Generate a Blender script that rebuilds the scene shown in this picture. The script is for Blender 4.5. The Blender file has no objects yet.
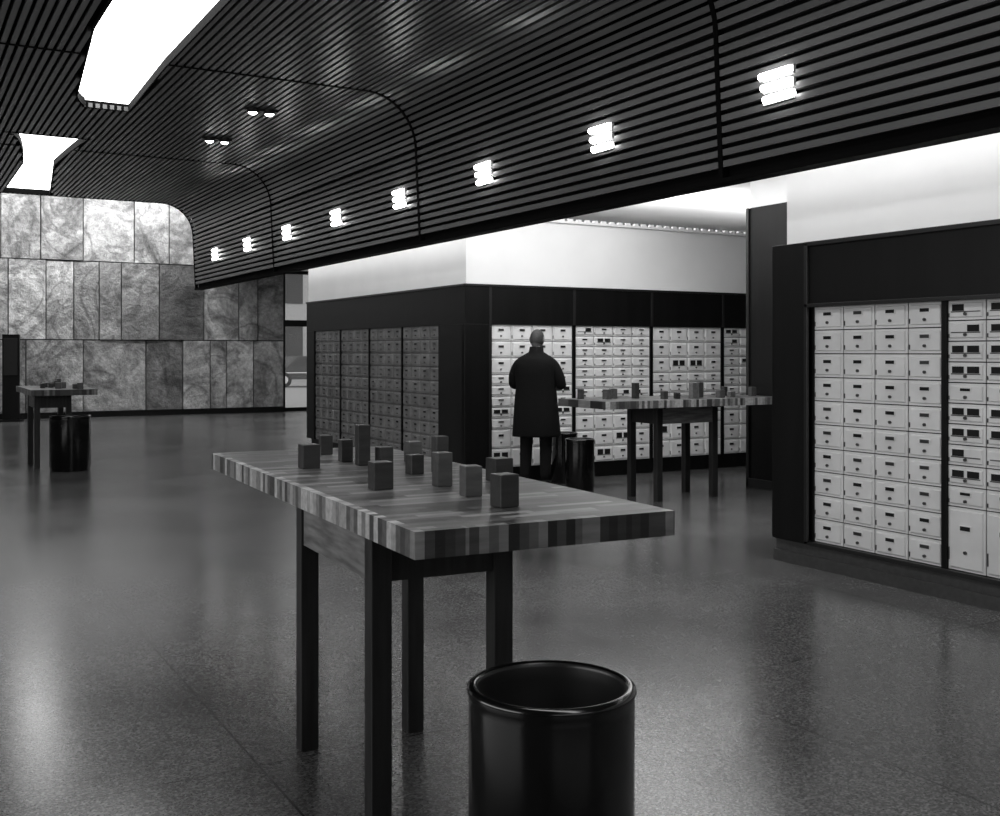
import bpy, math, random
from mathutils import Vector, Matrix
random.seed(7)
sc = bpy.context.scene
COL = sc.collection
try:
    sc.view_settings.view_transform = 'Standard'
except Exception:
    pass

# ------------------------------------------------------------------ materials
def mat(name, v, rough=0.5, metal=0.0, var=0.0, scale=8.0, bump=0.0, bscale=40.0, stretch=None,
        emit=0.0, attr=False, coat=0.0, spec=0.5):
    m = bpy.data.materials.new(name); m.use_nodes = True
    nt = m.node_tree; N = nt.nodes; L = nt.links
    p = N['Principled BSDF']
    p.inputs['Roughness'].default_value = rough
    p.inputs['Metallic'].default_value = metal
    p.inputs['Specular IOR Level'].default_value = spec
    p.inputs['Coat Weight'].default_value = coat
    p.inputs['Base Color'].default_value = (v, v, v, 1)
    tc = N.new('ShaderNodeTexCoord'); mp = N.new('ShaderNodeMapping')
    L.new(tc.outputs['Object'], mp.inputs['Vector'])
    if stretch: mp.inputs['Scale'].default_value = stretch
    if var > 0 or attr:
        nz = N.new('ShaderNodeTexNoise'); nz.inputs['Scale'].default_value = scale
        nz.inputs['Detail'].default_value = 6
        L.new(mp.outputs['Vector'], nz.inputs['Vector'])
        mr = N.new('ShaderNodeMapRange')
        mr.inputs['From Min'].default_value = 0.3; mr.inputs['From Max'].default_value = 0.7
        mr.inputs['To Min'].default_value = 1 - var; mr.inputs['To Max'].default_value = 1 + var
        L.new(nz.outputs['Fac'], mr.inputs['Value'])
        mu = N.new('ShaderNodeVectorMath'); mu.operation = 'SCALE'
        mu.inputs[0].default_value = (v, v, v)
        if attr:
            at = N.new('ShaderNodeAttribute'); at.attribute_name = 'Col'
            L.new(at.outputs['Color'], mu.inputs[0])
        L.new(mr.outputs['Result'], mu.inputs['Scale'])
        L.new(mu.outputs['Vector'], p.inputs['Base Color'])
    if bump > 0:
        nb = N.new('ShaderNodeTexNoise'); nb.inputs['Scale'].default_value = bscale
        nb.inputs['Detail'].default_value = 5
        L.new(mp.outputs['Vector'], nb.inputs['Vector'])
        bp = N.new('ShaderNodeBump'); bp.inputs['Strength'].default_value = bump
        bp.inputs['Distance'].default_value = 0.02
        L.new(nb.outputs['Fac'], bp.inputs['Height']); L.new(bp.outputs['Normal'], p.inputs['Normal'])
    if emit > 0:
        p.inputs['Emission Color'].default_value = (1, 1, 1, 1)
        p.inputs['Emission Strength'].default_value = emit
    return m

M_slat = mat('slat_wood', 0.095, 0.32, var=0.30, scale=3, stretch=(1, .2, 1))
M_back = mat('ceiling_void', 0.002, 0.9, spec=.1)
M_white = mat('white_plaster', 0.80, 0.7, var=0.03, scale=2)
M_whited = mat('grey_plaster', 0.20, 0.7, var=0.05, scale=2)
M_dark = mat('dark_stained_wood', 0.004, 0.42, var=0.35, scale=10, stretch=(1, 1, .1), spec=.22)
M_darkm = mat('dark_bronze_trim', 0.02, 0.35, metal=.3)
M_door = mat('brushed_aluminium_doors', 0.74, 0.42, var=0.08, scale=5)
M_door_shade = mat('shaded_aluminium_doors', 0.19, 0.32, var=0.35, scale=5)  # same aluminium doors, with the side face's shade put into the colour
M_lock = mat('lock_metal', 0.12, 0.3, metal=.8)
M_win = mat('mailbox_window_glass', 0.02, 0.15)
M_block = mat('butcher_block', 0.3, 0.36, var=0.25, scale=14, stretch=(.5, 3, 3), attr=True, bump=.05)
M_wood = mat('oak_panel', 0.16, 0.45, var=0.50, scale=9, stretch=(5, .6, 5))
M_leg = mat('leg_wood', 0.024, 0.38, var=0.35, scale=12, stretch=(3, 3, .3), spec=.35)
M_bin = mat('black_enamel', 0.003, 0.18, coat=.2)
M_binin = mat('bin_inner', 0.012, 0.35)
M_troffer = mat('fluorescent_diffuser', 0.9, 0.5, emit=5.2)
M_tube = mat('lamp_tube', 0.9, 0.5, emit=16.0)
M_coat = mat('overcoat_wool', 0.005, 0.9, bump=.2, bscale=90, spec=.15)
M_trou = mat('trouser_wool', 0.006, 0.9, spec=.2)
M_skin = mat('skin', 0.20, 0.55)
M_hair = mat('grey_hair', 0.03, 0.7, var=.4, scale=60)
M_shoe = mat('shoe_leather', 0.008, 0.25)
M_paper = mat('paper', 0.7, 0.7)
M_asph = mat('asphalt', 0.22, 0.8, var=.2)
M_car = mat('car_paint', 0.04, 0.2)
M_tyre = mat('tyre', 0.01, 0.7)
M_chrome = mat('chrome', 0.6, 0.15, metal=1)
M_fac = mat('facade_concrete', 0.40, 0.8, var=.1)

def stone_mat():
    m = bpy.data.materials.new('stone_slab'); m.use_nodes = True
    nt = m.node_tree; N = nt.nodes; L = nt.links; p = N['Principled BSDF']
    p.inputs['Roughness'].default_value = .6
    tc = N.new('ShaderNodeTexCoord'); at = N.new('ShaderNodeAttribute'); at.attribute_name = 'Col'
    def math_(op, a, b=None):
        n = N.new('ShaderNodeMath'); n.operation = op
        for i, q in enumerate((a, b)):
            if q is None: continue
            if isinstance(q, (int, float)): n.inputs[i].default_value = q
            else: L.new(q, n.inputs[i])
        return n.outputs[0]
    off = N.new('ShaderNodeVectorMath'); off.operation = 'SCALE'; off.inputs['Scale'].default_value = 137.0
    L.new(at.outputs['Color'], off.inputs[0])
    ad = N.new('ShaderNodeVectorMath'); ad.operation = 'ADD'
    L.new(tc.outputs['Object'], ad.inputs[0]); L.new(off.outputs[0], ad.inputs[1])
    def noise(sc_, det, dist, rough=.6):
        n = N.new('ShaderNodeTexNoise'); n.inputs['Scale'].default_value = sc_; n.inputs['Detail'].default_value = det
        n.inputs['Distortion'].default_value = dist; n.inputs['Roughness'].default_value = rough
        L.new(ad.outputs[0], n.inputs['Vector']); return n.outputs['Fac']
    cl = noise(0.9, 9, 1.3, .66); gr = noise(11, 8, .3, .72); vn = noise(.6, 4, 1.8, .5)
    vein = math_('MINIMUM', math_('MULTIPLY', math_('ABSOLUTE', math_('SUBTRACT', vn, .5)), 20), 1.0)
    a = math_('ADD', math_('MULTIPLY', math_('SUBTRACT', cl, .5), 3.8), 1.0)
    b = math_('ADD', math_('MULTIPLY', math_('SUBTRACT', gr, .5), 2.4), 1.0)
    v = math_('MULTIPLY', math_('MULTIPLY', a, b), at.outputs['Fac'])
    v = math_('MULTIPLY', v, math_('ADD', math_('MULTIPLY', vein, .5), .5))
    v = math_('MINIMUM', math_('MAXIMUM', v, .02), .8)
    cb = N.new('ShaderNodeCombineColor')
    for i in range(3): L.new(v, cb.inputs[i])
    L.new(cb.outputs[0], p.inputs['Base Color'])
    bp = N.new('ShaderNodeBump'); bp.inputs['Strength'].default_value = .9; bp.inputs['Distance'].default_value = .05
    L.new(math_('ADD', gr, math_('MULTIPLY', cl, 1.0)), bp.inputs['Height']); L.new(bp.outputs['Normal'], p.inputs['Normal'])
    return m
M_stone = stone_mat()

def floor_mat():
    m = bpy.data.materials.new('terrazzo'); m.use_nodes = True
    nt = m.node_tree; N = nt.nodes; L = nt.links; p = N['Principled BSDF']
    p.inputs['Specular IOR Level'].default_value = .42
    tc = N.new('ShaderNodeTexCoord')
    def math_(op, a, b=None):
        n = N.new('ShaderNodeMath'); n.operation = op
        for i, q in enumerate((a, b)):
            if q is None: continue
            if isinstance(q, (int, float)): n.inputs[i].default_value = q
            else: L.new(q, n.inputs[i])
        return n.outputs[0]
    n1 = N.new('ShaderNodeTexNoise'); n1.inputs['Scale'].default_value = 100; n1.inputs['Detail'].default_value = 3
    n2 = N.new('ShaderNodeTexVoronoi'); n2.inputs['Scale'].default_value = 120
    n3 = N.new('ShaderNodeTexNoise'); n3.inputs['Scale'].default_value = 0.8; n3.inputs['Detail'].default_value = 5
    for n in (n1, n2, n3): L.new(tc.outputs['Object'], n.inputs['Vector'])
    sep = N.new('ShaderNodeSeparateXYZ'); L.new(n2.outputs['Color'], sep.inputs[0])
    chip = math_('MULTIPLY', math_('POWER', sep.outputs[0], 2.0), 0.10)
    v = math_('ADD', math_('MULTIPLY', n1.outputs['Fac'], 0.10), chip)
    v = math_('MULTIPLY', v, math_('ADD', math_('MULTIPLY', n3.outputs['Fac'], 1.4), 0.25))
    s2 = N.new('ShaderNodeSeparateXYZ'); L.new(tc.outputs['Object'], s2.inputs[0])
    def joint(o, off):
        f = math_('FRACT', math_('MULTIPLY', math_('ADD', o, off), 0.5))
        return math_('LESS_THAN', f, 0.0045)
    j = math_('MAXIMUM', joint(s2.outputs[0], 98.845), joint(s2.outputs[1], 100.2))
    v = math_('MULTIPLY', v, math_('SUBTRACT', 1.0, math_('MULTIPLY', j, 0.85)))
    cb = N.new('ShaderNodeCombineColor')
    for i in range(3): L.new(v, cb.inputs[i])
    L.new(cb.outputs[0], p.inputs['Base Color'])
    r = math_('ADD', math_('MULTIPLY', n3.outputs['Fac'], 0.20), 0.12)
    L.new(r, p.inputs['Roughness'])
    bp = N.new('ShaderNodeBump'); bp.inputs['Strength'].default_value = .05; bp.inputs['Distance'].default_value = .01
    n4 = N.new('ShaderNodeTexNoise'); n4.inputs['Scale'].default_value = 9
    L.new(tc.outputs['Object'], n4.inputs['Vector']); L.new(n4.outputs['Fac'], bp.inputs['Height'])
    L.new(bp.outputs['Normal'], p.inputs['Normal'])
    return m
M_floor = floor_mat()

def glass_mat():
    m = bpy.data.materials.new('window_glass'); m.use_nodes = True
    p = m.node_tree.nodes['Principled BSDF']
    p.inputs['Base Color'].default_value = (.9, .9, .9, 1)
    p.inputs['Roughness'].default_value = 0.02
    p.inputs['Alpha'].default_value = 0.08
    return m
M_glass = glass_mat()

# ------------------------------------------------------------------ mesh builder
class MB:
    def __init__(s): s.v = []; s.f = []; s.m = []; s.c = []
    def quad(s, pts, m=0, c=0.5):
        i = len(s.v); s.v += [tuple(p) for p in pts]; s.f.append(tuple(range(i, i + len(pts)))); s.m.append(m); s.c.append(c)
    def box(s, x0, x1, y0, y1, z0, z1, m=0, c=0.5):
        s.prism([(x0, y0), (x1, y0), (x1, y1), (x0, y1)], z0, z1, m, c)
    def prism(s, poly, z0, z1, m=0, c=0.5):
        n = len(poly); i = len(s.v)
        s.v += [(p[0], p[1], z0) for p in poly] + [(p[0], p[1], z1) for p in poly]
        s.f.append(tuple(i + k for k in reversed(range(n)))); s.f.append(tuple(i + n + k for k in range(n)))
        for k in range(n):
            s.f.append((i + k, i + (k + 1) % n, i + n + (k + 1) % n, i + n + k))
        s.m += [m] * (n + 2); s.c += [c] * (n + 2)
    def hexa(s, P, m=0, c=.5):
        i = len(s.v); s.v += [tuple(p) for p in P]
        for f in ((3, 2, 1, 0), (4, 5, 6, 7), (0, 1, 5, 4), (1, 2, 6, 5), (2, 3, 7, 6), (3, 0, 4, 7)):
            s.f.append(tuple(i + k for k in f)); s.m.append(m); s.c.append(c)
    def cyl(s, p0, p1, r, n=12, m=0, c=.5):
        p0 = Vector(p0); p1 = Vector(p1); d = (p1 - p0).normalized()
        a = d.orthogonal().normalized(); b = d.cross(a); i = len(s.v)
        for p in (p0, p1):
            for k in range(n):
                t = 2 * math.pi * k / n
                s.v.append(tuple(p + a * (r * math.cos(t)) + b * (r * math.sin(t))))
        s.f.append(tuple(i + k for k in reversed(range(n)))); s.f.append(tuple(i + n + k for k in range(n)))
        for k in range(n): s.f.append((i + k, i + (k + 1) % n, i + n + (k + 1) % n, i + n + k))
        s.m += [m] * (n + 2); s.c += [c] * (n + 2)
    def lathe(s, prof, n=64, m=0, mats=None, cx=0, cy=0):
        i = len(s.v)
        for (r, z) in prof:
            for k in range(n):
                t = 2 * math.pi * k / n; s.v.append((cx + r * math.cos(t), cy + r * math.sin(t), z))
        for j in range(len(prof) - 1):
            for k in range(n):
                s.f.append((i + j * n + k, i + j * n + (k + 1) % n, i + (j + 1) * n + (k + 1) % n, i + (j + 1) * n + k))
                s.m.append(mats[j] if mats else m); s.c.append(.5)
    def obj(s, name, mats, parent=None, loc=None, rz=0, smooth=False, bevel=0, seg=2):
        me = bpy.data.meshes.new(name); me.from_pydata(s.v, [], s.f)
        for mm in (mats if isinstance(mats, (list, tuple)) else [mats]): me.materials.append(mm)
        me.polygons.foreach_set('material_index', s.m)
        ca = me.color_attributes.new('Col', 'FLOAT_COLOR', 'CORNER')
        k = 0
        for p, c in zip(me.polygons, s.c):
            for _ in p.loop_indices:
                ca.data[k].color = (c, c, c, 1); k += 1
        me.validate(); me.update()
        o = bpy.data.objects.new(name, me); COL.objects.link(o)
        if loc: o.location = loc
        o.rotation_euler = (0, 0, rz)
        if parent: o.parent = parent
        if smooth:
            for p in me.polygons: p.use_smooth = True
        if bevel:
            b = o.modifiers.new('bev', 'BEVEL'); b.width = bevel; b.segments = seg; b.limit_method = 'ANGLE'
        return o

def empty(name, loc=(0, 0, 0), rz=0, parent=None):
    e = bpy.data.objects.new(name, None); COL.objects.link(e); e.location = loc
    e.rotation_euler = (0, 0, rz); e.empty_display_size = .2
    if parent: e.parent = parent
    return e

def boxobj(name, b, m, **k):
    mb = MB(); mb.box(*b); return mb.obj(name, m, **k)

# world frame: +x towards the mailbox walls, +y down the length of the lobby
XW = 5.6      # mailbox wall plane
YB = 26.2     # stone wall plane
# ------------------------------------------------------------------ shell
boxobj('floor', (-5, 16, -4, 26.6, -0.2, 0), M_floor)
boxobj('street_ground', (-40, 80, 26.6, 110, -0.3, -0.05), M_asph)
boxobj('wall_left', (-5.2, -5, -4, 26.6, 0, 5.6), M_whited)
boxobj('wall_rear', (-5, 16, -4.2, -4, 0, 5.6), M_whited)

# slatted ceiling and drop-down fascia
Cx, Cz, R = 4.5, 3.75, 0.65
ribs = [-4, 0.75, 5.85, 10.85, 16.1, 21.0]
def slotb(y):
    if -2 < y < 13.2:
        lo = 1.56 + max(0, y - 10) * .09
        if y > 12.6: lo += (y - 12.6) ** 2 * .35
        return lo, 2.38 + max(0, y - 11) * .03
    if 15.2 < y < 20.9:
        if y < 17.6:
            k = (y - 15.2) / 2.4
            k = k ** .5
            return 1.28 + .46 * k, 2.32 - .16 * k
        k = (y - 17.6) / 3.3
        return 1.74 + .0 * k, 2.16 + .34 * k
    return None
def slot(x, y):
    b = slotb(y)
    return b is not None and b[0] < x < b[1]
sl = MB()
def slat(p, tau, n, y0, y1):
    w, d = 0.023, 0.05
    q = [(p[0] - tau[0] * w, p[1] - tau[1] * w), (p[0] + tau[0] * w, p[1] + tau[1] * w),
         (p[0] + tau[0] * w + n[0] * d, p[1] + tau[1] * w + n[1] * d), (p[0] - tau[0] * w + n[0] * d, p[1] - tau[1] * w + n[1] * d)]
    P = [(a, y0, z) for a, z in q] + [(a, y1, z) for a, z in q]
    sl.hexa(P, 0)
prof = []
x = -4.94
while x < Cx:
    prof.append(((x, 4.4), (1, 0), (0, -1))); x += 0.08
al = (x - Cx) / R
while al < math.pi / 2:
    prof.append(((Cx + R * math.sin(al), Cz + R * math.cos(al)), (math.cos(al), -math.sin(al)), (-math.sin(al), -math.cos(al))))
    al += 0.08 / R
z = 3.72
while z > 2.77:
    prof.append(((Cx + R + (3.75 - z) * .05, z), (0.05, -1), (-1, -0.05))); z -= 0.08
for p, tau, n in prof:
    for a, b in zip(ribs[:-1], ribs[1:]):
        y0, y1 = a + .025, b - .025
        if 1.2 < p[0] < 2.7 and p[1] > 4.3:
            stt = None; y = y0
            while y < y1 - 1e-6:
                ye = min(y + .1, y1)
                ins = slot(p[0] - .025, (y + ye) / 2) or slot(p[0] + .025, (y + ye) / 2)
                if not ins and stt is None: stt = y
                if ins and stt is not None: slat(p, tau, n, stt, y); stt = None
                y = ye
            if stt is not None: slat(p, tau, n, stt, y1)
        else:
            slat(p, tau, n, y0, y1)
# backing, following the trough openings
bz = 4.41
ZD = 4.44   # diffuser height
sl.quad([(-5, -4, bz), (1.25, -4, bz), (1.25, 21, bz), (-5, 21, bz)], 1)
sl.quad([(2.7, -4, bz), (Cx, -4, bz), (Cx, 21, bz), (2.7, 21, bz)], 1)
y = -4.0
while y < 20.999:
    b = slotb(y + .05)
    if b is None:
        sl.quad([(1.25, y, bz), (2.7, y, bz), (2.7, y + .1, bz), (1.25, y + .1, bz)], 1)
    else:
        b2 = slotb(y + .15) or b
        sl.quad([(1.25, y, bz), (b[0], y, bz), (b2[0], y + .1, bz), (1.25, y + .1, bz)], 1)
        sl.quad([(b[1], y, bz), (2.7, y, bz), (2.7, y + .1, bz), (b2[1], y + .1, bz)], 1)
        for (u, u2, sg) in ((b[0], b2[0], -1), (b[1], b2[1], 1)):
            P = []
            for (uu, yy) in ((u, y), (u2, y + .1)):
                P += [(uu, yy, 4.345), (uu + sg * .02, yy, 4.345), (uu + sg * .02, yy, ZD - .005), (uu, yy, ZD - .005)]
            sl.hexa(P, 1)
    y += .1
for (ye, bb) in ((13.2, (1.95, 2.47)), (15.2, (1.26, 2.34)), (20.9, (1.72, 2.52)), (-2.0, (1.54, 2.40))):
    sl.box(bb[0], bb[1], ye - .01, ye + .01, 4.345, ZD - .005, 1)
pts = [(Cx, bz)] + [(Cx + (R + .01) * math.sin(k * math.pi / 24), Cz + (R + .01) * math.cos(k * math.pi / 24)) for k in range(1, 13)] + [(Cx + R + .06, 2.73)]
for a, b in zip(pts[:-1], pts[1:]):
    sl.quad([(a[0], -4, a[1]), (a[0], 21, a[1]), (b[0], 21, b[1]), (b[0], -4, b[1])], 1)
sl.box(5.13, 5.27, -4, 21, 2.70, 2.735, 1)
for y in ribs[1:]:
    w = .022
    def ribseg(a, b, na, nb):
        d0, d1 = -.0, .055
        P = []
        for yy in (y - w, y + w):
            P += [(a[0] + na[0] * d0, yy, a[1] + na[1] * d0), (b[0] + nb[0] * d0, yy, b[1] + nb[1] * d0),
                  (b[0] + nb[0] * d1, yy, b[1] + nb[1] * d1), (a[0] + na[0] * d1, yy, a[1] + na[1] * d1)]
        sl.hexa(P, 1)
    b = slotb(y)
    if b:
        ribseg((-5, 4.4), (b[0] - .02, 4.4), (0, -1), (0, -1)); ribseg((b[1] + .02, 4.4), (4.5, 4.4), (0, -1), (0, -1))
    else:
        ribseg((-5, 4.4), (4.5, 4.4), (0, -1), (0, -1))
    for k in range(8):
        a0, a1 = k * math.pi / 16, (k + 1) * math.pi / 16
        ribseg((Cx + R * math.sin(a0), Cz + R * math.cos(a0)), (Cx + R * math.sin(a1), Cz + R * math.cos(a1)),
               (-math.sin(a0), -math.cos(a0)), (-math.sin(a1), -math.cos(a1)))
    ribseg((Cx + R, Cz), (Cx + R + .05, 2.73), (-1, 0), (-1, 0))
sl.obj('ceiling', [M_slat, M_back])
boxobj('ceiling_main_void', (-5, 5.22, -4, 21, 4.78, 5.6), M_back)
boxobj('ceiling_back', (-5, 6.62, 21.0, 26.6, 5.4, 5.6), M_white)
mb = MB(); mb.box(5.24, 16, -4, 21, 3.6, 3.75); mb.box(6.6, 16, 21, 26.6, 3.6, 3.75)
mb.obj('ceiling_side', M_white)
boxobj('wall_bulkhead', (6.6, 6.65, 21, 26.2, 3.75, 5.4), M_white)
boxobj('trim_1', (5.23, 5.27, -4, 21, 2.735, 3.75), M_white)
mb = MB(); mb.box(-5, 5.2, 21.0, 21.05, 4.4, 5.4); mb.box(5.2, 6.62, 20.95, 21.0, 3.75, 5.4)
mb.obj('trim_2', M_back)

# fluorescent troughs
for (y0, y1) in ((-2.1, 13.3), (15.1, 20.98)):
    e = empty('fluorescent_light_trough')
    mb = MB(); mb.quad([(1.25, y0 + .01, ZD), (1.25, y1 - .01, ZD), (2.70, y1 - .01, ZD), (2.70, y0 + .01, ZD)])
    mb.obj('diffuser', M_troffer, parent=e)
    mb = MB()
    mb.box(1.22, 2.73, y0, y1, ZD + .01, 4.70)
    mb.obj('housing', M_white, parent=e)

# fascia lights
for k in range(9):
    y = 5.25 + (k - 1) * 2.02
    e = empty('fascia_light', (5.115, y, 3.27))
    mb = MB()
    for j in (-1, 0, 1):
        mb.cyl((-.016, -.13 + j * .02, j * .08), (-.016, .13 + j * .02, j * .08), .025, 12, 0)
        mb.box(-.004, .02, -.14, .14, j * .08 - .03, j * .08 + .03, 1)
    mb.obj('lamp_tubes', [M_tube, M_white], parent=e)
M_spot = mat('spot_lamp', .9, .5, emit=14)
for y in (12.3, 14.25):
    e = empty('ceiling_spotlight', (3.78, y, 4.32))
    mb = MB()
    for dx in (-.10, .10):
        mb.lathe([(0.001, -.045), (.03, -.04), (.052, -.02), (.052, 0)], 20, 0, cx=dx)
        mb.lathe([(.055, -.02), (.07, -.025), (.07, .03), (.055, .03), (.055, -.02)], 20, 1, cx=dx)
    mb.box(-.19, .19, -.035, .035, 0.0, .03, 1)
    mb.obj('lamp_heads', [M_spot, M_darkm], parent=e)

# ------------------------------------------------------------------ stone wall
st = MB()
rows = [(0.12, 1.78, [-5, -3.9, -2.4, -1.2, .1, 1.3, 2.63, 3.84, 5.24, 6.1, 6.75, 7.15, 7.83, 8.6]),
        (1.78, 3.59, [-5, -4.0, -2.8, -1.7, -.6, .5, 1.3, 2.27, 3.05, 3.64, 4.19, 4.68, 5.54, 6.6, 7.46, 7.93, 8.6]),
        (3.59, 5.4, [-5, -3.8, -2.5, -1.4, -.2, .9, 2.12, 2.94, 3.84, 4.97, 5.77, 6.6])]
tone = {2.63: .42, 3.84: .38, 5.24: .20, 6.1: .48, 6.75: .36, 7.15: .46, 7.83: .32,
        2.27: .58, 3.05: .46, 3.64: .28, 4.19: .38, 4.68: .26, 5.54: .14, 6.6: .50, 7.46: .38, 7.93: .28,
        2.12: .34, 2.94: .30, 4.97: .42, 5.77: .28}
for z0, z1, xs in rows:
    for a, b in zip(xs[:-1], xs[1:]):
        c = tone.get(a, random.uniform(.25, .5)) + random.uniform(-.02, .02)
        d = random.uniform(0, .06)
        g = .012
        st.box(a + g, b - g, YB - .08 - d, YB + .05, z0 + g, z1 - g, 0, c)
st.box(-5, 8.6, YB, YB + .3, 0, 5.4, 1)
st.obj('wall_back', [M_stone, mat('mortar', .02, .9)])
boxobj('baseboard_back', (-5, 8.6, YB - .18, YB - .16, 0, .12), M_dark)

# entrance glazing
we = empty('window_1')
mb = MB()
for x_ in (8.62, 10.1, 11.5, 12.9, 14.3, 15.82): mb.box(x_, x_ + .06, YB + .02, YB + .12, 0, 3.58)
for z_ in (0.0, 2.15, 3.48): mb.box(8.62, 15.89, YB + .03, YB + .11, z_, z_ + (.09 if z_ != 2.15 else .16))
mb.obj('frame', M_dark, parent=we)
boxobj('pane', (8.69, 15.85, YB + .06, YB + .07, .1, 3.5), M_glass, parent=we)
boxobj('wall_right_far', (15.9, 16.1, -4, 26.6, 0, 3.6), M_white)

# ------------------------------------------------------------------ mailboxes
def bank(name, W, cols, rows, door, loc, rz, parent, ztop=1.815, glass=0.0):
    mb = MB()
    cw = W / cols; H = sum(rows)
    mb.box(0, W, .012, .04, ztop - H, ztop, 2)
    mb.box(-.012, .006, -.02, .02, ztop - H, ztop, 2); mb.box(W - .006, W + .012, -.02, .02, ztop - H, ztop, 2)
    z = ztop
    for h in rows:
        z0 = z - h
        for c in range(cols):
            x0 = c * cw + .004; x1 = (c + 1) * cw - .004
            a, b = z0 + .0035, z - .0035
            mb.box(x0, x1, 0, .014, a, b, 0)
            i = .014; j = .020
            mb.hexa([(x0 + i, 0, a + i), (x1 - i, 0, a + i), (x1 - i, 0, b - i), (x0 + i, 0, b - i),
                     (x0 + j, -.010, a + j), (x1 - j, -.010, a + j), (x1 - j, -.010, b - j), (x0 + j, -.010, b - j)], 0)
            cx = (x0 + x1) / 2; hh = b - a
            if h < .3 and random.random() < glass:     # small glazed peep windows
                gz0, gz1 = a + .46 * hh, b - .20 * hh
                for q in (-1, 1):
                    if random.random() < .85:
                        mb.box(cx + q * .052 - .04, cx + q * .052 + .04, -.013, -.008, gz0, gz1, 1)
                mb.box(cx - .10, cx + .10, -.0135, -.008, gz0 - .008, gz0 - .002, 3)
            else:
                ww = .034; wz = b - .32 * hh
                wh = min(.026, hh * .14)
                mb.box(cx - ww - .006, cx + ww + .006, -.015, -.008, wz - wh / 2 - .005, wz + wh / 2 + .005, 0)
                mb.box(cx - ww, cx + ww, -.017, -.009, wz - wh / 2, wz + wh / 2, 1 if random.random() < .5 else 3)
            kz = a + .30 * hh
            mb.cyl((cx, -.008, kz), (cx, -.022, kz), .010, 8, 3)
            mb.box(x0 + .004, x0 + .010, -.006, .002, a + .15 * hh, a + .35 * hh, 3)
        z = z0
    return mb.obj(name, [door, M_win, M_dark, M_lock], parent=parent, loc=loc, rz=rz)

R90 = -math.pi / 2
ZB, ZT, ZH = .18, 1.815, 2.27
M_plinth = mat('plinth_terrazzo', .05, .4, var=.2, scale=30)
YE = 5.75
e = empty('mailbox_wall_unit')
mb = MB()
mb.box(XW + .03, XW + .45, -4, YE, 0, ZT, 0)
mb.box(XW - .05, XW + .45, -4, 5.425, ZT, ZH - .005, 0)
mb.box(XW - .06, XW + .45, 5.435, YE, ZB - .02, ZH - .005, 0)
mb.box(XW - .02, XW + .03, -4, YE, 0, ZB, 2)
mb.box(XW - .07, XW - .05, -4, 5.43, ZH - .035, ZH - .005, 1)
mb.box(XW - .07, XW - .05, -4, 5.43, ZT - .005, ZT + .02, 1)
mb.box(XW - .07, XW - .05, 5.40, 5.43, ZB, ZH - .005, 1)
mb.box(XW - .04, XW + .03, -4, 5.43, ZB - .03, ZB - .0, 1)
mb.obj('casing', [M_dark, M_darkm, M_plinth], parent=e, bevel=.003)
bank('small_boxes', 1.06, 4, [.1635] * 10, M_door, (XW, 5.40, 0), R90, e)
bank('mixed_boxes', 1.06, 4, [.125] * 10 + [.385], M_door, (XW, 4.315, 0), R90, e, glass=.9)
for q in range(6):
    bank('boxes_%d' % q, 1.06, 4, [.125] * 10 + [.385], M_door, (XW, 3.23 - 1.085 * q, 0), R90, e, glass=.9)
boxobj('wall_right', (XW, XW + .45, -4, 5.66, ZH, 3.6), M_white)
boxobj('baseboard_right', (XW - .045, XW - .02, -4, YE, 0, .08), M_plinth)

# island block
e = empty('mailbox_island_unit')
mb = MB()
mb.box(XW + .03, 14, 10.63, 15.75, 0, ZT, 0)
mb.box(XW - .03, 14, 10.57, 15.8, ZT, ZH - .005, 0)
mb.box(XW - .03, XW + .3, 10.57, 10.63, ZB, ZT, 0)
mb.box(XW - .03, XW + .03, 10.6, 11.22, ZB, ZT, 0)
mb.box(XW - .03, XW + .03, 15.47, 15.8, ZB, ZT, 0)
mb.box(XW + .01, 14, 10.61, 10.63, 0, ZB, 0)
mb.box(XW - .04, 14, 10.56, 10.575, ZH - .03, ZH - .005, 1)
for x_ in (5.9, 7.04, 8.19, 9.34, 10.49): mb.box(x_ - .02, x_ + .015, 10.565, 10.6, ZT if x_ > 6 else ZB, ZH - .005, 1)
mb.box(XW - .045, XW - .03, 10.56, 15.8, ZH - .03, ZH - .005, 1)
mb.obj('casing', [M_dark, M_darkm], parent=e, bevel=.003)
for k in range(6):
    bank('front_boxes_%d' % k, 1.12, 4, ([.125] * 7 + [.19] * 4) if k % 2 else ([.19] * 3 + [.125] * 5 + [.22] * 2), M_door, (5.905 + 1.15 * k, 10.6, 0), 0, e, glass=.2)
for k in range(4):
    bank('side_boxes_%d' % k, 1.04, 4, [.1635] * 10, M_door_shade, (XW, 12.29 + 1.06 * k, 0), R90, e)
boxobj('wall_island', (XW, 14, 10.6, 15.8, ZH, 3.02), M_white)
mb = MB()
mb.box(XW - .02, 14, 10.58, 10.66, 3.02, 3.05, 0)
for k in range(70): mb.box(5.65 + k * .12, 5.71 + k * .12, 10.585, 10.62, 3.05, 3.075, 0)
mb.obj('trim_3', M_white)
mb = MB(); mb.box(8.3, 8.55, 5.5, 9.0, 0, 3.1, 0); mb.box(8.28, 8.3, 8.96, 9.0, 0, 3.1, 1); mb.box(8.28, 8.3, 5.5, 9.0, 0, .1, 1)
mb.obj('wall_corridor_panel', [M_dark, M_darkm], bevel=.004)
boxobj('wall_corridor_upper', (8.35, 8.55, 5.5, 9.0, 3.1, 3.6), M_white)

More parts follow.
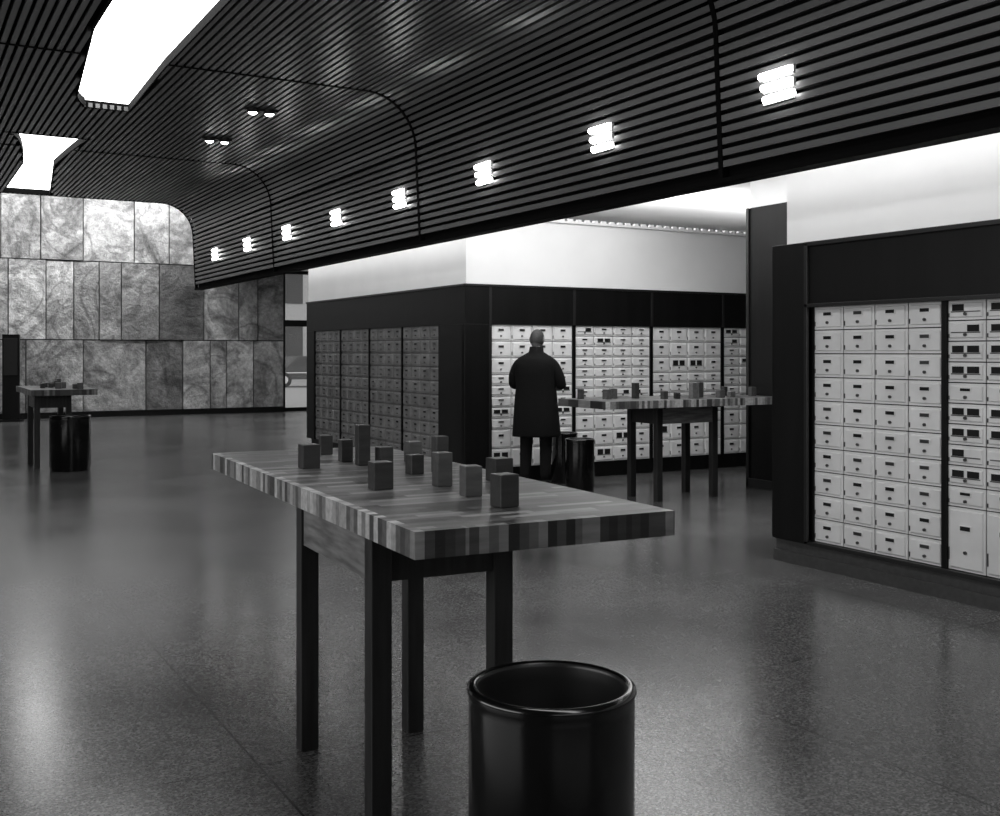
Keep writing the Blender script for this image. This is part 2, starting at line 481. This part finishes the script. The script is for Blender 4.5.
# ------------------------------------------------------------------ tables
def table(name, loc, rz, W, Lg, legs, blocks, ztop=1.025):
    e = empty(name, loc, rz)
    T = .074
    mb = MB(); n = int(Lg / .034)
    for i in range(n):
        y0 = i * Lg / n; y1 = (i + 1) * Lg / n
        x0 = 0.028; ln = random.uniform(.05, .22)
        mb.box(0, .028, y0, y1, ztop - T, ztop, 0, random.choice([.06, .11, .22, .36, .48]))  # left edge blocks lightened: light from the left put into their colour
        while x0 < W - 1e-4:
            x1 = min(W, x0 + ln); ln = random.uniform(.12, .26)
            if W - x1 < .05: x1 = W
            c = random.choice([.010, .018, .03, .045, .07, .11, .18])
            if y0 == 0:
                xa = x0
                while xa < x1 - 1e-4:
                    xb = min(x1, xa + .03)
                    mb.box(xa, xb, y0, y1, ztop - T, ztop, 0, random.choice([.015, .03, .05, .09, .16])); xa = xb
            else:
                mb.box(x0, x1, y0, y1, ztop - T, ztop, 0, c)
            x0 = x1
    mb.obj('tabletop', M_block, parent=e)
    (lx0, lx1, ly0, ly1) = legs; h = .034
    k = 0
    for lx in (lx0, lx1):
        for ly in (ly0, ly1):
            k += 1
            boxobj('leg_%d' % k, (lx - h, lx + h, ly - h, ly + h, 0, ztop - T), M_leg, parent=e, bevel=.003)
    zb = ztop - T - .175
    mb = MB()
    mb.box(lx0 - .025, lx0 + .012, ly0 + h, ly1 - h, zb, ztop - T); mb.box(lx1 - .012, lx1 + .02, ly0 + h, ly1 - h, zb, ztop - T)
    mb.obj('apron_long', M_wood, parent=e)
    mb = MB()
    mb.box(lx0 + h, lx1 - h, ly0 - .02, ly0 + .012, zb, ztop - T); mb.box(lx0 + h, lx1 - h, ly1 - .012, ly1 + .02, zb, ztop - T)
    mb.box(lx0 - .06, lx1 + .06, ly0 - .05, ly0 + .05, ztop - T - .02, ztop - T)
    mb.box(lx0 - .06, lx1 + .06, ly1 - .05, ly1 + .05, ztop - T - .02, ztop - T)
    mb.obj('apron_short', M_leg, parent=e)
    mb = MB()
    for (bx, by, s, hh) in blocks:
        a = random.uniform(-.12, .12); ca, sa = math.cos(a) * s / 2, math.sin(a) * s / 2
        poly = [(bx - ca + sa, by - sa - ca), (bx + ca + sa, by + sa - ca), (bx + ca - sa, by + sa + ca), (bx - ca - sa, by - sa + ca)]
        mb.prism(poly, ztop, ztop + hh, 0, random.choice([.03, .05, .08, .11]))
    mb.obj('wooden_desk_blocks', M_block, loc=loc, rz=rz, bevel=.003)
    return e

bl = [(.196, 1.608, .072, .098), (.44, 2.146, .055, .09), (.42, 1.807, .052, .095), (.432, 1.621, .052, .17), (.52, 1.6, .06, .075),
      (.221, .853, .070, .095), (.666, 1.636, .06, .09), (.505, 1.23, .055, .075), (.603, 1.208, .052, .145), (.444, .829, .056, .12),
      (.422, .548, .060, .10), (.693, .87, .075, .085), (.411, .284, .066, .10)]
bl = [(a + .018, b + .03, s, h) for a, b, s, h in bl]
table('writing_table', (1.201, 2.562, 0), math.radians(-2.54), .84, 2.48, (.112, .542, .57, 1.325), bl)
bl = []
for k in range(12):
    bl.append((random.uniform(.2, .7), .15 + k * .18, random.uniform(.05, .075), random.choice([.06, .08, .1, .16])))
table('writing_table', (8.2, 8.33, 0), math.pi / 2, .86, 2.28, (.21, .65, .79, 1.51), bl)
bl = []
for k in range(10):
    bl.append((random.uniform(.15, .6), .15 + k * .16, random.uniform(.05, .075), random.choice([.06, .08, .1, .17])))
table('writing_table', (1.52, 14.45, 0), 0, .78, 1.85, (.12, .50, .5, 1.25), bl)

# ------------------------------------------------------------------ bins
def bin_(x, y, r, h):
    mb = MB()
    pr = [(.001, .0), (r * .93, .0), (r * .95, .012), (r * .95, .04), (r * .985, .05)]
    pr += [(r * .985, h - .05), (r * .985, h - .03)]
    for k in range(9):
        t = math.pi * k / 8
        pr.append((r - .014 + .016 * math.cos(t), h - .016 + .016 * math.sin(t)))
    pr += [(r - .032, h - .05), (r - .036, .06), (.001, .055)]
    mt = ([0] * 13 + [1] * 40)[:len(pr) - 1]
    mb.lathe(pr, 96, mats=mt)
    return mb.obj('waste_bin', [M_bin, M_binin], loc=(x, y, 0), smooth=True)
bin_(1.562, 2.46, .229, .6)
bin_(6.515, 9.68, .16, .56)
bin_(6.72, 10.3, .15, .58)
bin_(1.98, 14.50, .25, .70)

# notice stand by the stone wall
mb = MB(); mb.box(-.17, .17, -.05, .05, .04, 1.88); mb.box(-.22, .22, -.18, .18, 0, .04); mb.box(-.14, .14, -.06, -.05, 1.0, 1.8, 1)
mb.obj('notice_stand', [M_dark, M_darkm], loc=(2.26, 25.3, 0), rz=-.3, bevel=.004)

# ------------------------------------------------------------------ man
def skin(name, V, E, Rr, m, parent, sub=2, roots=(0,)):
    me = bpy.data.meshes.new(name); me.from_pydata(V, E, []); me.materials.append(m)
    o = bpy.data.objects.new(name, me); COL.objects.link(o); o.parent = parent
    sk = o.modifiers.new('skin', 'SKIN'); sk.use_smooth_shade = True
    if not me.skin_vertices: me.skin_vertices.new()
    d = me.skin_vertices[0].data
    for i, r in enumerate(Rr):
        d[i].radius = r if isinstance(r, tuple) else (r, r); d[i].use_root = i in roots
    s = o.modifiers.new('sub', 'SUBSURF'); s.levels = sub; s.render_levels = sub
    return o

man = empty('man', (6.14, 9.98, 0), math.radians(-46))
V = [(0, 0, .92), (0, -.005, 1.08), (0, -.015, 1.26), (0, -.01, 1.40), (0, .01, 1.49), (0, .03, 1.56),
     (.10, 0, .86), (.105, .025, .49), (.105, -.015, .10), (-.10, 0, .86), (-.11, .0, .49), (-.115, -.04, .10)]
E = [(0, 1), (1, 2), (2, 3), (3, 4), (4, 5), (0, 6), (6, 7), (7, 8), (0, 9), (9, 10), (10, 11)]
skin('trousers_and_torso', V, E, [(.13, .10), (.13, .10), (.15, .11), (.13, .09), (.055, .055), (.05, .05), .09, .075, .062, .09, .075, .062], M_trou, man)
rings = [(.58, .262, .205, -.005), (.60, .265, .208, -.005), (.80, .25, .195, -.005), (.98, .235, .18, -.005), (1.12, .222, .163, -.005), (1.25, .232, .16, -.01),
         (1.34, .238, .15, -.012), (1.40, .228, .135, -.012), (1.44, .19, .115, -.008), (1.475, .125, .09, 0), (1.50, .082, .078, .008), (1.555, .074, .076, .018), (1.56, .066, .068, .018), (1.50, .062, .066, .01)]
mb = MB(); n = 40
inner = [(.58, .245, .19, -.005), (.9, .22, .165, -.005)]
allr = [inner[1], inner[0]] + rings
for (z, rx, ry, cy) in allr:
    for k in range(n):
        t = 2 * math.pi * k / n
        fold = 1 + (.03 * math.sin(5 * t + 1) * max(0, (1.0 - z)) / .4)
        mb.v.append((rx * fold * math.copysign(abs(math.cos(t)) ** .85, math.cos(t)), cy + ry * fold * math.copysign(abs(math.sin(t)) ** .9, math.sin(t)), z))
for j in range(len(allr) - 1):
    for k in range(n):
        mb.f.append((j * n + k, j * n + (k + 1) % n, (j + 1) * n + (k + 1) % n, (j + 1) * n + k)); mb.m.append(0); mb.c.append(.5)
mb.obj('overcoat', M_coat, parent=man, smooth=True)
Vs = [(.10, -.01, 1.385), (.185, -.01, 1.385), (.245, -.01, 1.27), (.285, .0, 1.13), (.25, .13, 1.16), (.19, .25, 1.215)]
skin('sleeve_right', Vs, [(0, 1), (1, 2), (2, 3), (3, 4), (4, 5)], [.07, .078, .07, .062, .055, .05], M_coat, man)
Vs2 = [(-.10, -.01, 1.385), (-.185, -.01, 1.385), (-.24, -.01, 1.27), (-.265, .02, 1.13), (-.18, .15, 1.15), (-.07, .25, 1.19)]
skin('sleeve_left', Vs2, [(0, 1), (1, 2), (2, 3), (3, 4), (4, 5)], [.07, .078, .07, .062, .055, .05], M_coat, man)
def hand(name, wrist, d, side, up):
    w = Vector(wrist); d = Vector(d).normalized(); s = Vector(side).normalized(); u = Vector(up).normalized()
    V = [w - d * .03, w, w + d * .045, w + d * .08]; E = [(0, 1), (1, 2), (2, 3)]; Rr = [.026, (.027, .02), (.036, .016), (.036, .014)]
    roots = [0]
    for k, (off, ln) in enumerate(((-.03, .062), (-.010, .074), (.011, .069), (.031, .054))):
        i = len(V)
        b = w + d * .072 + s * off
        V += [b, b + d * ln * .45 - u * .004, b + d * ln * .75 - u * .02, b + d * ln * .85 - u * .042]
        E += [(i, i + 1), (i + 1, i + 2), (i + 2, i + 3)]; Rr += [.009, .0085, .008, .007]; roots.append(i)
    i = len(V); b = w + d * .02 - s * .028
    V += [b, b - s * .022 + d * .025 - u * .01, b - s * .02 + d * .055 - u * .025]; E += [(i, i + 1), (i + 1, i + 2)]; Rr += [.012, .010, .008]; roots.append(i)
    skin(name, V, E, Rr, M_skin, man, 1, roots)
hand('hand_right', (.165, .295, 1.235), (-.3, .85, .35), (.9, .3, .1), (-.1, -.35, 1))
hand('hand_left', (-.03, .285, 1.205), (.5, .8, .25), (-.8, .5, .1), (.1, -.3, 1))
mb = MB(); mb.box(-.11, .11, -.002, .002, -.055, .055)
o = mb.obj('envelope', M_paper, parent=man, loc=(.07, .40, 1.215)); o.rotation_euler = (math.radians(-60), 0, 0)
import bmesh
hd = empty('head', (0, .045, 1.635), 0, man); hd.rotation_euler = (math.radians(-16), 0, math.radians(-6))
bm = bmesh.new(); bmesh.ops.create_uvsphere(bm, u_segments=32, v_segments=24, radius=1)
for v in bm.verts:
    x, y, z = v.co
    X = x * .076; Y = y * .094; Z = z * .115
    if z < 0:
        X *= 1 - .28 * (-z) ** 1.3
        Y = Y * (1 - .15 * (-z)) + (.014 * -z)
    if y > 0.5 and -.15 < z < .3: Y -= .006 * (1 - abs(x))
    if y > .8 and abs(x) < .22 and -.38 < z < .1: Y += .020 * (1 - abs(x) / .22) * (1 - (z + .38) / .6)
    if y > .6 and abs(x) < .3 and -.8 < z < -.6: Y += .007
    v.co = (X, Y, Z)
me = bpy.data.meshes.new('skull'); bm.to_mesh(me); bm.free(); me.materials.append(M_skin)
for p in me.polygons: p.use_smooth = True
o = bpy.data.objects.new('face', me); COL.objects.link(o); o.parent = hd
for sg in (-1, 1):
    bm = bmesh.new(); bmesh.ops.create_uvsphere(bm, u_segments=14, v_segments=10, radius=1)
    for v in bm.verts:
        x, y, z = v.co; v.co = (sg * .074 + x * .009 + sg * .006 * max(0, -y), y * .019 - .004, z * .032 + .002 - .006 * y)
    me = bpy.data.meshes.new('ear'); bm.to_mesh(me); bm.free(); me.materials.append(M_skin)
    for p in me.polygons: p.use_smooth = True
    o = bpy.data.objects.new('ear_%s' % ('r' if sg > 0 else 'l'), me); COL.objects.link(o); o.parent = hd
    bm = bmesh.new(); bmesh.ops.create_uvsphere(bm, u_segments=12, v_segments=8, radius=.011)
    me = bpy.data.meshes.new('eye'); bm.to_mesh(me); bm.free(); me.materials.append(M_hair)
    o = bpy.data.objects.new('eye_%s' % ('r' if sg > 0 else 'l'), me); COL.objects.link(o); o.parent = hd; o.location = (sg * .03, .075, .012)
mb = MB(); mb.box(-.024, .024, .078, .091, -.062, -.056); mb.obj('mouth', M_hair, parent=hd, bevel=.002)
bm = bmesh.new(); bmesh.ops.create_uvsphere(bm, u_segments=32, v_segments=24, radius=1)
dl = [v for v in bm.verts if (v.co.y > .25 and v.co.z < .55) or v.co.z < -.6 or v.co.y > .62 or (v.co.z > .95)]
bmesh.ops.delete(bm, geom=dl, context='VERTS')
for v in bm.verts:
    x, y, z = v.co; v.co = (x * .080 * (1 - .2 * max(0, -z)), y * .099, z * .118)
me = bpy.data.meshes.new('hair'); bm.to_mesh(me); bm.free(); me.materials.append(M_hair)
for p in me.polygons: p.use_smooth = True
o = bpy.data.objects.new('hair', me); COL.objects.link(o); o.parent = hd
skin('neck', [(0, .0, 1.47), (0, .02, 1.54), (0, .04, 1.60)], [(0, 1), (1, 2)], [.055, .052, .05], M_skin, man, 1)
for nm, x_, y_ in (('shoe_right', .105, -.015), ('shoe_left', -.115, -.04)):
    skin(nm, [(x_, y_ - .04, .045), (x_, y_ + .02, .05), (x_, y_ + .12, .04), (x_, y_ + .19, .032)], [(0, 1), (1, 2), (2, 3)],
         [(.042, .042), (.045, .045), (.047, .036), (.035, .028)], M_shoe, man, 2)

# ------------------------------------------------------------------ outside
car = empty('parked_car', (16.3, 46.0, -0.05), 0)
body = [(-2.2, .35), (-2.2, .75), (-2.0, .85), (-1.25, .92), (-.75, 1.36), (.75, 1.38), (1.3, .95), (2.15, .85), (2.25, .6), (2.2, .35)]
mb = MB(); nb = len(body)
mb.v = [(a, -.85, b) for a, b in body] + [(a, .85, b) for a, b in body]
mb.f = [tuple(range(nb)), tuple(reversed(range(nb, 2 * nb)))] + [((k + 1) % nb, k, nb + k, nb + (k + 1) % nb) for k in range(nb)]
mb.m = [0] * (nb + 2); mb.c = [.5] * (nb + 2)
for y in (-.86, .86):
    for q in ([(-1.1, .93), (-.7, 1.28), (-.05, 1.3), (-.05, .93)], [(.05, .93), (.05, 1.3), (.7, 1.3), (1.1, .95)]):
        mb.quad([(a, y, b) for a, b in q], 1)
mb.box(-2.3, -2.18, -.85, .85, .38, .5, 2); mb.box(2.2, 2.32, -.85, .85, .38, .5, 2)
mb.box(-2.1, 2.1, -.87, -.85, .62, .66, 2)
mb.obj('body', [M_car, M_win, M_chrome], parent=car)
mb = MB()
for a in (-1.4, 1.4):
    for y in (-.88, .68): mb.cyl((a, y, .33), (a, y + .2, .33), .33, 24, 0); mb.cyl((a, y - .01, .33), (a, y + .21, .33), .17, 16, 1)
mb.obj('wheels', [M_tyre, M_chrome], parent=car)
mb = MB(); mb.box(5, 50, 66, 68, -.05, 12, 0)
for k in range(14):
    for z in (1, 4.6, 8.2): mb.box(6 + k * 3, 8 + k * 3, 65.95, 66.0, z, z + 2.2, 1)
mb.obj('street_building', [M_fac, M_win])

# ------------------------------------------------------------------ lights
def area(name, loc, rot, sx, sy, W):
    l = bpy.data.lights.new(name, 'AREA'); l.shape = 'RECTANGLE'; l.size = sx; l.size_y = sy; l.energy = W
    o = bpy.data.objects.new(name, l); COL.objects.link(o); o.location = loc; o.rotation_euler = rot
    return o
area('stone_wash_lamp', (1.2, 24.9, 5.35), (math.radians(26), 0, 0), 10.8, .3, 400)
area('wall_cove_lamp', (5.43, 8.0, 3.5), (0, 0, 0), .2, 24, 190)
area('corridor_lamp', (6.9, 8.3, 3.55), (0, 0, 0), 2.0, 3.5, 80)
area('ceiling_fill_uplight', (9.5, 11.3, 3.12), (math.radians(180), 0, 0), 7.5, .5, 90)  # uplight added to brighten the corridor ceiling
area('entrance_lamp', (8.5, 20, 3.55), (0, 0, 0), 3, 6, 90)
area('left_fill_light', (-4.8, 5, 2.4), (0, math.radians(-80), 0), 2.4, 9, 240)  # added fill light from the left; this wall has no window
area('rear_fill_light', (1.0, -3.7, 3.0), (math.radians(75), 0, 0), 6, 2, 40)  # unseen fill light added behind the camera

w = bpy.data.worlds.new('sky'); sc.world = w; w.use_nodes = True
w.node_tree.nodes['Background'].inputs[0].default_value = (.6, .6, .6, 1)
w.node_tree.nodes['Background'].inputs[1].default_value = 2.2

cam = bpy.data.cameras.new('camera'); co = bpy.data.objects.new('camera', cam); COL.objects.link(co)
co.location = (0, 0, 1.5); co.rotation_euler = (math.radians(90), 0, math.radians(-29.67))
cam.sensor_width = 36; cam.lens = 38.5; cam.shift_y = -0.056; cam.clip_end = 300
sc.camera = co
